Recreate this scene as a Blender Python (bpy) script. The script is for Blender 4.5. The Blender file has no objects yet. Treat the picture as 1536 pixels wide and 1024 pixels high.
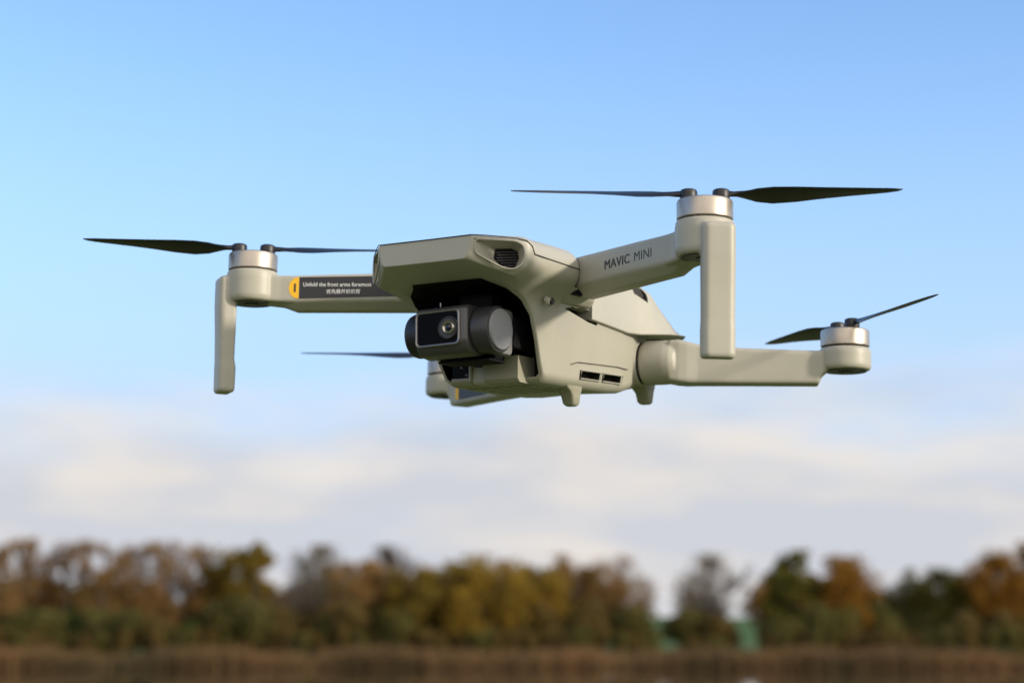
import bpy, bmesh, math, random
from mathutils import Vector, Matrix
random.seed(7)
scn = bpy.context.scene
COL = scn.collection

# ------------------------------------------------------------------ camera, sky, sun
CAM_H = 2.6
PITCH = math.radians(8.75)
cam_d = bpy.data.cameras.new('camera')
cam = bpy.data.objects.new('camera', cam_d); COL.objects.link(cam)
cam.location = (0, 0, CAM_H)
cam.rotation_euler = (math.pi/2 + PITCH, 0, 0)
cam_d.sensor_width = 36.0
cam_d.lens = 2861.2/1536*36.0
cam_d.clip_start = 0.05; cam_d.clip_end = 20000
cam_d.dof.use_dof = True
cam_d.dof.focus_distance = 0.625
cam_d.dof.aperture_fstop = 14.0
scn.camera = cam

SUN_AZ = math.atan2(0.88, -0.44)       # clockwise from +Y: behind the camera, to its right
SUN_EL = math.radians(16)
world = bpy.data.worlds.new('World'); scn.world = world; world.use_nodes = True
wn = world.node_tree; wn.nodes.clear()
def N(nt, t, **kw):
    n = nt.nodes.new(t)
    for k, v in kw.items(): setattr(n, k, v)
    return n
wo = N(wn, 'ShaderNodeOutputWorld'); bg = N(wn, 'ShaderNodeBackground')
sky = N(wn, 'ShaderNodeTexSky', sky_type='NISHITA', sun_disc=False)
sky.sun_elevation = SUN_EL; sky.sun_rotation = SUN_AZ
sky.air_density = 1.0; sky.dust_density = 0.6; sky.ozone_density = 2.2
tc = N(wn, 'ShaderNodeTexCoord')
sep = N(wn, 'ShaderNodeSeparateXYZ'); wn.links.new(tc.outputs['Generated'], sep.inputs[0])
mp = N(wn, 'ShaderNodeMapping'); mp.inputs['Scale'].default_value = (7, 7, 24)
mp.inputs['Location'].default_value = (1.3, 0.4, 0.9)
wn.links.new(tc.outputs['Generated'], mp.inputs[0])
no = N(wn, 'ShaderNodeTexNoise'); no.inputs['Scale'].default_value = 1.0; no.inputs['Detail'].default_value = 5; no.inputs['Roughness'].default_value = 0.5
wn.links.new(mp.outputs[0], no.inputs['Vector'])
# cloud bank: thick low on the horizon, thinning out by about ten degrees
el = N(wn, 'ShaderNodeMapRange', interpolation_type='SMOOTHSTEP'); el.inputs[1].default_value = 0.05; el.inputs[2].default_value = 0.225
el.inputs[3].default_value = 0.66; el.inputs[4].default_value = -0.60
wn.links.new(sep.outputs['Z'], el.inputs[0])
ad = N(wn, 'ShaderNodeMath', operation='ADD'); wn.links.new(el.outputs[0], ad.inputs[0]); wn.links.new(no.outputs['Fac'], ad.inputs[1])
cm = N(wn, 'ShaderNodeMapRange', interpolation_type='SMOOTHSTEP'); cm.inputs[1].default_value = 0.35; cm.inputs[2].default_value = 1.15
# unseen bright cloud behind the photographer, added as front fill light
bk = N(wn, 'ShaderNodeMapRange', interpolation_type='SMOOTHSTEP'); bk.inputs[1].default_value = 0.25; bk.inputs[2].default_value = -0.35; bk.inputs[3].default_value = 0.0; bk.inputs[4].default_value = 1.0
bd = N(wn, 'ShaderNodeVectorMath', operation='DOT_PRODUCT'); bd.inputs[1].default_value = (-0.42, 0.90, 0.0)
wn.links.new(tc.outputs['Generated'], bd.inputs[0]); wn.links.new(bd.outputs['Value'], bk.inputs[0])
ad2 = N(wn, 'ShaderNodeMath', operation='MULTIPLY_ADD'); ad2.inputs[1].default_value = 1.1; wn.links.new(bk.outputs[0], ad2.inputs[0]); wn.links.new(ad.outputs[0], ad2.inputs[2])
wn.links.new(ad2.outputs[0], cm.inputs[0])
no2 = N(wn, 'ShaderNodeTexNoise'); no2.inputs['Scale'].default_value = 1.4; no2.inputs['Detail'].default_value = 3
wn.links.new(mp.outputs[0], no2.inputs['Vector'])
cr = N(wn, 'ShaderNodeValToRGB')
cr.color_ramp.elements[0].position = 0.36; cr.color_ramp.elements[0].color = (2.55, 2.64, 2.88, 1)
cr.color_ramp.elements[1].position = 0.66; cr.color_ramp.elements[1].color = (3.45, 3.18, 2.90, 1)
lit = N(wn, 'ShaderNodeMapRange', interpolation_type='SMOOTHSTEP'); lit.inputs[1].default_value = 0.052; lit.inputs[2].default_value = 0.100; lit.inputs[3].default_value = -0.13; lit.inputs[4].default_value = 0.07
wn.links.new(sep.outputs['Z'], lit.inputs[0])
la = N(wn, 'ShaderNodeMath', operation='ADD'); wn.links.new(lit.outputs[0], la.inputs[0]); wn.links.new(no2.outputs['Fac'], la.inputs[1])   # cloud tops catch the sun, bases stay blue grey
wn.links.new(la.outputs[0], cr.inputs[0])
mx = N(wn, 'ShaderNodeMix', data_type='RGBA')
tint = N(wn, 'ShaderNodeMix', data_type='RGBA', blend_type='MULTIPLY'); tint.inputs['Factor'].default_value = 1.0; tint.inputs[7].default_value = (0.90, 0.99, 1.15, 1)
wn.links.new(sky.outputs[0], tint.inputs[6])
# thin high veil that whitens the lower sky
vl = N(wn, 'ShaderNodeMapRange', interpolation_type='SMOOTHSTEP'); vl.inputs[1].default_value = 0.05; vl.inputs[2].default_value = 0.33; vl.inputs[3].default_value = 0.95; vl.inputs[4].default_value = 0.0
wn.links.new(sep.outputs['Z'], vl.inputs[0])
vm = N(wn, 'ShaderNodeMix', data_type='RGBA'); vm.inputs[7].default_value = (2.05, 2.85, 4.1, 1)
wn.links.new(vl.outputs[0], vm.inputs['Factor']); wn.links.new(tint.outputs[2], vm.inputs[6])
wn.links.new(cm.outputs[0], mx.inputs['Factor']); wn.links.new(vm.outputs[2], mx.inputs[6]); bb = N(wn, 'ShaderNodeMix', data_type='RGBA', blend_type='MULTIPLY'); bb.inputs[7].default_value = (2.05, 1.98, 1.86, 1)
wn.links.new(bk.outputs[0], bb.inputs['Factor']); wn.links.new(cr.outputs[0], bb.inputs[6]); wn.links.new(bb.outputs[2], mx.inputs[7])  # added back cloud brightened further to strengthen the fill
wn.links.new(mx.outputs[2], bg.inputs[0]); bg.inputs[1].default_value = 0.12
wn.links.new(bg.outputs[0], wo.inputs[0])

sun_d = bpy.data.lights.new('sun', 'SUN'); sun_d.energy = 2.0; sun_d.angle = math.radians(5); sun_d.color = (1.0, 0.90, 0.76)
sun = bpy.data.objects.new('sun', sun_d); COL.objects.link(sun)
sdir = Vector((math.sin(SUN_AZ)*math.cos(SUN_EL), math.cos(SUN_AZ)*math.cos(SUN_EL), math.sin(SUN_EL)))
sun.rotation_euler = (-sdir).to_track_quat('-Z', 'Y').to_euler()
sun.location = (20, -20, 30)
scn.view_settings.view_transform = 'Standard'; scn.view_settings.look = 'None'
scn.view_settings.exposure = 1.05; scn.view_settings.gamma = 1.0; scn.view_settings.use_curve_mapping = False

# ------------------------------------------------------------------ materials
def mat(name, color, rough=0.5, metal=0.0, bevel=0.0, noise=0.0, nscale=400.0, bump=0.0, spec=0.5, color2=None, trans=0.0):
    m = bpy.data.materials.new(name); m.use_nodes = True
    nt = m.node_tree; b = nt.nodes['Principled BSDF']
    b.inputs['Roughness'].default_value = rough; b.inputs['Metallic'].default_value = metal
    b.inputs['Specular IOR Level'].default_value = spec
    b.inputs['Base Color'].default_value = (*color, 1)
    last = None
    if bevel:
        bv = N(nt, 'ShaderNodeBevel', samples=6); bv.inputs['Radius'].default_value = bevel; last = bv.outputs[0]
    if noise or bump or color2:
        t = N(nt, 'ShaderNodeTexCoord'); nz = N(nt, 'ShaderNodeTexNoise'); nz.inputs['Scale'].default_value = nscale; nz.inputs['Detail'].default_value = 4
        nt.links.new(t.outputs['Object'], nz.inputs['Vector'])
        c2 = color2 or tuple(c*(1-noise) for c in color)
        c1 = color if color2 else tuple(min(1, c*(1+noise)) for c in color)
        mxx = N(nt, 'ShaderNodeMix', data_type='RGBA'); mxx.inputs[6].default_value = (*c2, 1); mxx.inputs[7].default_value = (*c1, 1)
        rmp = N(nt, 'ShaderNodeMapRange'); rmp.inputs[1].default_value = 0.3; rmp.inputs[2].default_value = 0.7
        nt.links.new(nz.outputs['Fac'], rmp.inputs[0]); nt.links.new(rmp.outputs[0], mxx.inputs['Factor'])
        nt.links.new(mxx.outputs[2], b.inputs['Base Color'])
        if bump:
            nf = N(nt, 'ShaderNodeTexNoise'); nf.inputs['Scale'].default_value = 2600; nf.inputs['Detail'].default_value = 1
            nt.links.new(t.outputs['Object'], nf.inputs['Vector'])
            bp = N(nt, 'ShaderNodeBump'); bp.inputs['Strength'].default_value = bump; bp.inputs['Distance'].default_value = 0.0001
            nt.links.new(nf.outputs['Fac'], bp.inputs['Height'])
            if last: nt.links.new(last, bp.inputs['Normal'])
            last = bp.outputs[0]
    if last: nt.links.new(last, b.inputs['Normal'])
    return m
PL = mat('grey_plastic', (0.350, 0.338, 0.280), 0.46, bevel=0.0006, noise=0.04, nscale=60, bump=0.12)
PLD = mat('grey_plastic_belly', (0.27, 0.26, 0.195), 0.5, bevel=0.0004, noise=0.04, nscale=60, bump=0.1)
BLK = mat('black_plastic', (0.006, 0.006, 0.008), 0.45, bevel=0.0003)
BAY = mat('bay_black', (0.005, 0.005, 0.007), 0.7, spec=0.15)
GIM = mat('gimbal_dark_grey', (0.070, 0.069, 0.070), 0.30, metal=0.4, bevel=0.0005, noise=0.05, nscale=200)
GIML = mat('gimbal_grey', (0.20, 0.20, 0.20), 0.42, bevel=0.0004)
CAP = mat('gimbal_cap_dark', (0.028, 0.028, 0.030), 0.42, bevel=0.0003)
DISC = mat('gimbal_disc_grey', (0.21, 0.215, 0.225), 0.45, bevel=0.0003)
BEZ = mat('bezel_grey', (0.22, 0.21, 0.21), 0.3, metal=0.6)
GLS = mat('black_glass', (0.003, 0.003, 0.004), 0.2, spec=0.04)
LENS = mat('lens_ring', (0.45, 0.42, 0.36), 0.22, metal=0.9)
LENSC = mat('lens_glass', (0.006, 0.008, 0.012), 0.03)
MET = mat('motor_metal', (0.42, 0.375, 0.32), 0.42, metal=0.85, bevel=0.0003, noise=0.05, nscale=300)
PROP = mat('propeller_black', (0.010, 0.011, 0.013), 0.38, noise=0.1, nscale=100)
YEL = mat('yellow_sticker', (0.80, 0.44, 0.01), 0.5)
STK = mat('black_sticker', (0.012, 0.012, 0.016), 0.45)
WHT = mat('white_print', (0.75, 0.75, 0.75), 0.6)
INK = mat('dark_print', (0.03, 0.03, 0.03), 0.6)
SEAM = mat('seam_shadow_gap', (0.02, 0.018, 0.015), 0.8)

# ------------------------------------------------------------------ mesh helpers (drone is modelled in millimetres)
MM = 0.001
def link(name, me, m, parent=None, smooth=35, label=None):
    o = bpy.data.objects.new(name, me); COL.objects.link(o)
    if m is not None:
        me.materials.clear()
        for q in (m if isinstance(m, (list, tuple)) else [m]): me.materials.append(q)
    if parent: o.parent = parent
    if smooth:
        for p in me.polygons: p.use_smooth = True
        me.set_sharp_from_angle(angle=math.radians(smooth))
    if label: o['label'] = label
    return o
def bm_mesh(bm, scale=MM):
    bmesh.ops.recalc_face_normals(bm, faces=bm.faces)
    for v in bm.verts: v.co *= scale
    me = bpy.data.meshes.new('m'); bm.to_mesh(me); bm.free(); return me
def fillet(pts, rad, n=4, closed=False):
    """round the corners of a polyline; same vertex count whatever the radii"""
    out = []; L = len(pts)
    for i, p in enumerate(pts):
        p = Vector(p)
        if not closed and i in (0, L-1): out.append(p); continue
        a = Vector(pts[i-1]); b = Vector(pts[(i+1) % L])
        r = rad[i] if isinstance(rad, (list, tuple)) else rad
        da = a-p; db = b-p; la, lb = da.length, db.length
        r = min(r, 0.48*la, 0.48*lb)
        pa = p + da*(r/la if la > 1e-6 else 0); pb = p + db*(r/lb if lb > 1e-6 else 0)
        for k in range(n+1):
            t = k/n
            out.append(pa*(1-t)**2 + p*2*t*(1-t) + pb*t*t)
    return out
def loft(bm, rings, caps=True):
    vs = [[bm.verts.new(p) for p in r] for r in rings]
    n = len(vs[0])
    for a, b in zip(vs, vs[1:]):
        for i in range(n):
            j = (i+1) % n
            try: bm.faces.new((a[i], a[j], b[j], b[i]))
            except ValueError: pass
    if caps:
        bm.faces.new(vs[0][::-1]); bm.faces.new(vs[-1])
    return vs
def lathe(bm, prof, c, axis='z', n=48, u=None):
    """prof: list of (radius, height); closed with caps"""
    rings = []
    for r, h in prof:
        ring = []
        for k in range(n):
            a = 2*math.pi*k/n
            x, y = r*math.cos(a), r*math.sin(a)
            if axis == 'z': ring.append((c[0]+x, c[1]+y, c[2]+h))
            elif axis == 'x': ring.append((c[0]+h, c[1]+x, c[2]+y))
            else: ring.append((c[0]+x, c[1]+h, c[2]+y))
        rings.append(ring)
    loft(bm, rings)
def rbox(bm, x0, x1, y0, y1, z0, z1, r=0.5):
    rings = []
    for x, k in ((x0, r), (x0+r*0.3, r*0.3), (x0+r, 0), (x1-r, 0), (x1-r*0.3, r*0.3), (x1, r)):
        a = [(y0+k, z0+k), (y1-k, z0+k), (y1-k, z1-k), (y0+k, z1-k)]
        a = fillet([(p[0], p[1], 0) for p in a], r, 3, True)
        rings.append([(x, p.x, p.y) for p in a])
    loft(bm, rings)
def tube(bm, pts, r, n=8):
    pts = [Vector(p) for p in pts]; rings = []
    for i, p in enumerate(pts):
        d = (pts[min(i+1, len(pts)-1)]-pts[max(i-1, 0)]).normalized()
        u = d.cross(Vector((0, 0, 1)) if abs(d.z) < .9 else Vector((1, 0, 0))).normalized(); w = d.cross(u)
        rr = r[i] if isinstance(r, (list, tuple)) else r
        rings.append([p+u*rr*math.cos(2*math.pi*k/n)+w*rr*math.sin(2*math.pi*k/n) for k in range(n)])
    loft(bm, rings)
def apply_mods(o):
    dg = bpy.context.evaluated_depsgraph_get(); dg.update()
    me = bpy.data.meshes.new_from_object(o.evaluated_get(dg), depsgraph=dg)
    o.modifiers.clear(); old = o.data; o.data = me
    return me
def boolean(o, cutters):
    for c in cutters:
        md = o.modifiers.new('cut', 'BOOLEAN'); md.object = c; md.operation = 'DIFFERENCE'; md.solver = 'EXACT'; md.material_mode = 'TRANSFER'
    apply_mods(o)
    for c in cutters: bpy.data.objects.remove(c)
def remesh(o, vox, it):
    md = o.modifiers.new('r', 'REMESH'); md.mode = 'VOXEL'; md.voxel_size = vox*MM
    s = o.modifiers.new('s', 'SMOOTH'); s.factor = 0.5; s.iterations = it
    me = apply_mods(o)
    for p in me.polygons: p.use_smooth = True
def mirror_x(pts): return [(-p[0], p[1], p[2]) for p in pts]
def frame(origin, xd, yd):
    """matrix whose x runs along xd, y along yd, z out of the surface (mm in, metres out)"""
    x = Vector(xd).normalized(); y = Vector(yd); y = (y-x*y.dot(x)).normalized(); z = x.cross(y)
    m = Matrix.Identity(4)
    for i in range(3): m[i][0], m[i][1], m[i][2], m[i][3] = x[i], y[i], z[i], origin[i]*MM
    return m
def text_mesh(name, s, size, m, mtx, parent, depth=0.03, xscale=1.0, align='LEFT', bold=0.0, space=1.0, heavy=0.0):
    cu = bpy.data.curves.new('t', 'FONT'); cu.body = s; cu.size = size*MM; cu.extrude = depth*MM; cu.align_x = align; cu.offset = bold*MM; cu.space_character = space
    cu.resolution_u = 3
    o = bpy.data.objects.new('t', cu); COL.objects.link(o)
    dg = bpy.context.evaluated_depsgraph_get(); dg.update()
    me = bpy.data.meshes.new_from_object(o.evaluated_get(dg), depsgraph=dg)
    bpy.data.objects.remove(o)
    if heavy:
        bt = bmesh.new(); bt.from_mesh(me)
        for k in (1, 2): 
            m2 = me.copy(); m2.transform(Matrix.Translation((heavy*k*MM, 0, .003*k*MM))); bt.from_mesh(m2)
        bt.to_mesh(me); bt.free()
    me.transform(Matrix.Diagonal((xscale, 1, 1, 1))); me.transform(mtx)
    return link(name, me, m, parent, smooth=0)

# ------------------------------------------------------------------ the drone
# pose solved from the photograph: drone x = picture right, y = tail, z = up; root origin at front motor height
def rodrigues(r):
    r = Vector(r); return Matrix.Rotation(r.length, 4, r.normalized())
PX, PY, PZ = 2.306, -25.922, 665.958
camrot = Matrix.Rotation(PITCH, 4, 'X')                      # camera-levelled axes (x right, y forward, z up) to world
drone = bpy.data.objects.new('quadcopter_drone', None); COL.objects.link(drone)
drone.empty_display_size = 0.05
loc = camrot @ Vector((PX*MM, PZ*MM, -PY*MM))
drone.matrix_world = Matrix.Translation(Vector((0, 0, CAM_H))+loc) @ camrot @ rodrigues((-.154805, -.0270666, -.560935))
drone['label'] = 'pale grey four rotor camera drone hovering in the air above the lake'
drone['category'] = 'drone'

# --- hull: cross sections along y (half profile, top centre to bottom centre)
def half(zt, xt, P2, P3, P4, P5, P6, zb):
    return [(0, zt), (xt, zt), P2, P3, P4, P5, P6, (0, zb)]
ST = [
 (-57.6, half(-1.2, 17.6, (18.4, -1.7), (17.0, -7.4), (16.0, -8.6), (11, -8.7), (5, -8.7), -8.7), (.6, .5, .6, .8, .4, .1, .1)),
 (-54.0, half(-0.7, 19.9, (21.5, -1.7), (20.4, -8.8), (19.0, -9.9), (12, -9.9), (6, -9.9), -9.9), (.6, .5, .8, .5, .2, .1, .1)),
 (-46.0, half(0.0, 25.0, (28.4, -1.7), (28.0, -10.8), (26.0, -12.9), (20, -12.4), (13, -12.2), -12.2), (1.2, .9, 1.3, .6, .3, .2, .2)),
 (-43.6, half(0.2, 26.8, (30.6, -1.7), (30.3, -10.6), (26.2, -13.2), (20.6, -13.3), (14, -12.9), -12.9), (1.4, 1.2, 2, 1.0, .4, .3, .3)),
 (-41.6, half(0.4, 27.6, (31.3, -1.9), (31.2, -9.9), (25.2, -13.9), (21.4, -14.2), (14.5, -13.5), -13.5), (1.8, 1.5, 3, 1.6, .6, .3, .3)),
 (-37.0, half(0.9, 26.6, (31.0, -2.6), (31.0, -9.8), (24.2, -15.2), (22.4, -15.9), (16, -15.2), -15.2), (3, 3, 3.5, 2.5, .8, .3, .3)),
 (-31.0, half(1.2, 26.6, (31.2, -2.7), (31.2, -9.8), (23.6, -15.4), (22.3, -18.4), (19, -18.4), -18.4), (3, 3, 4, 2.5, .8, .4, .3)),
 (-26.0, half(1.4, 26.6, (31.2, -2.7), (31.2, -9.8), (23.3, -15.8), (22.1, -22.6), (19.6, -22.8), -22.8), (3, 3, 4, 3, .8, .5, .3)),
 (-21.5, half(1.6, 26.6, (31.2, -2.7), (31.2, -9.8), (23.2, -16.2), (21.4, -29.5), (19, -30.0), -30.0), (3, 3, 4, 3, .8, .5, .3)),
 (-17.5, half(1.7, 26.6, (31.2, -2.7), (31.2, -9.8), (23.2, -16.4), (20.4, -36.8), (18, -37.5), -37.5), (3, 3, 4, 3, .8, .6, .3)),
 (-14.8, half(1.8, 26.6, (31.2, -2.7), (31.2, -9.8), (23.2, -16.5), (19.9, -40.8), (17.2, -42.0), -42.0), (3, 3, 4, 3, 1.0, 1, .3)),
 (-13.0, half(1.8, 26.6, (31.2, -2.7), (31.2, -9.8), (23.2, -16.5), (19.8, -41.2), (17.0, -43.2), -43.3), (3, 3, 4, 3, 1.5, 1.5, .3)),
 (-11.2, half(1.8, 26.4, (31.1, -2.7), (31.1, -9.8), (23.2, -16.5), (19.9, -41.2), (17.0, -43.3), -43.4), (3, 3, 4, 3, 2, 2, .3)),
 (-11.0, half(1.8, 21.0, (24.0, -2.7), (24.5, -9.8), (23.2, -16.5), (19.9, -41.2), (17.0, -43.3), -43.4), (3, 3, 4, 2, 2, 2, .3)),
 ( 4.0, half(1.8, 19.0, (22.0, -3.0), (22.6, -12.0), (23.6, -18.6), (20.1, -40.8), (17.1, -42.9), -43.0), (3, 3, 3, 2, 2, 2, .3)),
 ( 15.0, half(1.8, 18.0, (21.5, -3.0), (22.6, -12.0), (24.0, -19.0), (20.2, -40.3), (17.2, -42.5), -42.5), (3, 3, 3, 2, 2, 2, .3)),
 ( 32.0, half(1.5, 17.0, (20.5, -3.0), (22.4, -12.0), (24.0, -19.6), (20.2, -39.4), (17.2, -41.5), -41.2), (3, 3, 3, 2, 2, 2, .3)),
 ( 42.0, half(1.0, 15.0, (19.0, -4.0), (21.0, -12.0), (22.8, -19.6), (19.6, -38.2), (16.9, -40.4), -39.8), (3, 3, 3, 2, 2, 2, .3)),
 ( 49.0, half(0.0, 14.0, (17.0, -5.0), (18.6, -12.0), (20.4, -19.4), (18.7, -36.4), (16.4, -38.4), -37.8), (3, 3, 3, 2, 2, 2, .3)),
 ( 62.0, half(-6.0, 13.0, (15.5, -9.0), (16.6, -14.0), (17.4, -19.0), (17.0, -33.5), (15.0, -35.6), -35.8), (3, 3, 3, 2, 2, 2, .3)),
 ( 68.0, half(-10.0, 12.0, (14.0, -12.0), (14.6, -16.0), (14.8, -20.0), (14.2, -31.0), (12.5, -33.0), -33.0), (3, 3, 3, 2, 2, 2, .3)),
]
def ring_from(y, hp, rad):
    h = fillet([(p[0], p[1], 0) for p in hp], [0]+list(rad)[:6]+[0], 4)
    r = [(p.x, y, p.y) for p in h]
    l = [(-p.x, y, p.y) for p in h[1:-1]][::-1]
    return r+l
bm = bmesh.new(); loft(bm, [ring_from(*s) for s in ST]); hull_me = bm_mesh(bm)
hull = link('body_shell', hull_me, [PL, BAY, SEAM], drone, smooth=0)
def cutter(bm, m):
    me = bm_mesh(bm); o = link('cut', me, m, drone, smooth=0); return o
# gimbal bay
bm = bmesh.new(); rg = []
for z, w, yb in ((-12.6, 13.6, -14), (-13.4, 15.0, -13), (-15.2, 19.0, -11), (-17.6, 20.6, -10.5), (-22, 20.9, -10), (-30, 19.9, -10), (-36, 19.0, -10), (-40.4, 18.3, -10), (-41.4, 17.0, -11)):
    rg.append([(-w, -62, z), (w, -62, z), (w, yb, z), (-w, yb, z)])
loft(bm, rg); cuts = [cutter(bm, BAY)]
# sensor pockets on both nose chamfers
P0 = Vector((17.7, -57.7, 0)); TD = (Vector((30.7, -43.4, 0))-P0).normalized(); ND = Vector((TD.y, -TD.x, 0))
def chp(t, z, d, s): 
    p = P0+TD*t+ND*d; return (s*p.x, p.y, z)
outer = [(1.7, -2.4), (15.2, -2.1), (17.8, -3.3), (18.5, -6.4), (17.2, -10.0), (14.2, -11.5), (10.4, -10.9), (1.8, -6.9)]
inner = [(9.8, -4.2), (15.2, -3.7), (17.2, -4.5), (17.6, -6.8), (16.5, -9.6), (14.4, -10.5), (12.0, -9.6), (9.4, -7.4)]
for s in (1, -1):
    bm = bmesh.new()
    rings = []
    for k, d in ((-0.35, 1.5), (0, 0.0), (1, -5.2)):
        rings.append([chp(a[0]*(1-k)+b[0]*k, a[1]*(1-k)+b[1]*k, d, s) for a, b in zip(outer, inner)])
    loft(bm, rings); cuts.append(cutter(bm, PL))
# vent slots low on the flanks, and the open gap in front of the rear shell
for s in (1, -1):
    for y0, y1 in ((8.0, 21.6), (23.4, 37.4)):
        bm = bmesh.new(); x0, x1 = sorted((s*16.5, s*26)); rbox(bm, x0, x1, y0, y1, -39.3, -36.6, .4)
        for v in bm.verts: v.co.z += (v.co.y-9)*.055
        cuts.append(cutter(bm, SEAM))
    bm = bmesh.new(); x0, x1 = sorted((s*17, s*30))
    loft(bm, [[(x, -7.0, -17.6), (x, -3, -16.4), (x, 14, -15.4), (x, 14, -20.4), (x, 8, -20.0), (x, 0, -18.7)] for x in (x0, x1)]); cuts.append(cutter(bm, SEAM))
boolean(hull, cuts)
for p in hull.data.polygons: p.use_smooth = True
hull.data.set_sharp_from_angle(angle=math.radians(32))

# --- rear upper shell that hoods the rear hinges
bm = bmesh.new(); rg = []
def rs(y, zt, xt, p2, p3, rad, ybot=None):
    hp = [(0, zt), (xt, zt), p2, p3, (p3[0]-1.2, p3[1]-.3), (15, p3[1]+1.5), (0, p3[1]+1.5)]
    h = fillet([(p[0], p[1], 0) for p in hp], [0, rad, rad, .3, .3, .3, 0], 4)
    yy = lambda z: y if ybot is None else y+(ybot-y)*max(0, min(1, (z+13)/(p3[1]+13)))
    r = [(p.x, yy(p.y), p.y) for p in h]; l = [(-p.x, yy(p.y), p.y) for p in h[1:-1]][::-1]
    return r+l
for a in ((11.6, 1.9, 18.5, (22.6, -3.0), (24.9, -19.0), 3, 8.4), (12.4, 2.1, 18.6, (22.8, -3.0), (25.2, -19.1), 3, 9.4), (20, 2.2, 18.6, (22.8, -3.0), (25.2, -19.5), 3),
          (34, 2.0, 18.6, (22.7, -2.2), (25.2, -20.1), 2), (42, 1.8, 18.6, (22.6, -1.8), (26.0, -19.6), 1.6), (50, 1.4, 18.4, (22.5, -1.6), (28.4, -18.6), 1.4),
          (56, .6, 18.0, (22.3, -2.4), (30.6, -17.9), 1.4), (58.6, -.8, 17.6, (22.1, -4.2), (31.2, -17.7), 1.4), (60.2, -5, 17, (22, -8.6), (31.6, -17.6), 1.2), (61.4, -12.0, 16.0, (21.9, -14.6), (31.9, -17.5), 1), (65, -13.0, 14.0, (21.5, -15.0), (32.4, -17.4), 1), (70, -14.0, 12.0, (19.0, -15.6), (29.0, -17.6), 1), (73, -15.5, 10.0, (15.0, -16.4), (22.0, -17.6), .5)):
    rg.append(rs(*a))
loft(bm, rg); rear = link('rear_shell', bm_mesh(bm), PL, drone, smooth=40)
bm = bmesh.new()
for s in (1, -1):
    x0, x1 = sorted((s*22, s*27)); 
    loft(bm, [[(x, 40.5, -2.2), (x, 42, -4.6), (x, 50.2, -6.6), (x, 51.0, -3.2), (x, 47, -.4), (x, 40.5, 2)] for x in (x0, x1)])
c = cutter(bm, SEAM); rear.data.materials.append(SEAM); boolean(rear, [c])
for p in rear.data.polygons: p.use_smooth = True
rear.data.set_sharp_from_angle(angle=math.radians(40))

# --- panel seams
bm = bmesh.new()
path = [(18.2, -57.72, -1.15), (21.6, -53.9, -1.0), (28.2, -46.2, -1.15), (30.4, -43.8, -1.7), (31.35, -41.8, -3.2), (31.4, -40.2, -5.6), (31.35, -34, -5.6), (31.35, -22, -5.6), (31.25, -11.3, -5.6)]
path = [(0, -57.75, -1.2)]+path
tube(bm, [(-p[0], p[1], p[2]) for p in path[:0:-1]]+path, .17, 6); link('panel_seam', bm_mesh(bm), SEAM, drone)
for s in (1, -1):
    bm = bmesh.new(); tube(bm, [(s*21.1, 1, -35.4), (s*21.5, 5, -34.2), (s*21.85, 32, -32.4), (s*21.3, 41, -32.2)], .14, 6)
    link('panel_seam', bm_mesh(bm), SEAM, drone)

for s in (1, -1):
    bm = bmesh.new(); pr = [chp(a[0], a[1], .05, s) for a in outer]
    pr = [tuple(q) for q in fillet(pr, 1.2, 3, True)]; n = len(pr); rg = []
    for i in range(n):
        p = Vector(pr[i]); d = (Vector(pr[(i+1) % n])-Vector(pr[i-1])).normalized(); u = Vector((s*ND.x, ND.y, 0)); w_ = d.cross(u).normalized()
        rg.append([p+u*.34*math.cos(k*math.pi/3)+w_*.34*math.sin(k*math.pi/3) for k in range(6)])
    vv = loft(bm, rg, caps=False)
    for k in range(6): bm.faces.new((vv[-1][k], vv[-1][(k+1) % 6], vv[0][(k+1) % 6], vv[0][k]))
    link('pocket_rim', bm_mesh(bm), PL, drone, smooth=60)
# --- grilles at the bottom of the pockets
for s in (1, -1):
    bm = bmesh.new()
    loft(bm, [[chp(a[0], a[1], d, s) for a in inner] for d in (-5.3, -4.7)])
    g = link('sensor_grille', bm_mesh(bm), BAY, drone, smooth=0)
    bm = bmesh.new()
    for i in range(6):
        for j in range(10):
            t = 10.2+j*.78+(i % 2)*.3; z = -4.9-i*.9+(t-13)*.10
            if t > 17.0 or (z < -7.4-(t-9.4)*.62) or (z < -9.9): continue
            a = [chp(t, z, -4.7, s), chp(t+.42, z+.02, -4.7, s), chp(t+.42, z-.16, -4.7, s), chp(t, z-.18, -4.7, s)]
            b = [chp(t, z, -4.45, s), chp(t+.42, z+.02, -4.45, s), chp(t+.42, z-.16, -4.45, s), chp(t, z-.18, -4.45, s)]
            loft(bm, [a, b])
    link('grille_stud', bm_mesh(bm), GIML, g, smooth=0)

# --- chin block with the downward sensors, belly plate and feet
bm = bmesh.new()
loft(bm, [[(x, -20.6, -34.6), (x, -8, -34.2), (x, -8, -43.5), (x, -19.2, -43.5), (x, -20.6, -42.3)] for x in (-.2, 13.3)])
loft(bm, [[(x, -20.6, -41.2), (x, -8, -41.2), (x, -8, -43.5), (x, -19.2, -43.5), (x, -20.6, -42.3)] for x in (-13.3, -5.6)])

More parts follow.
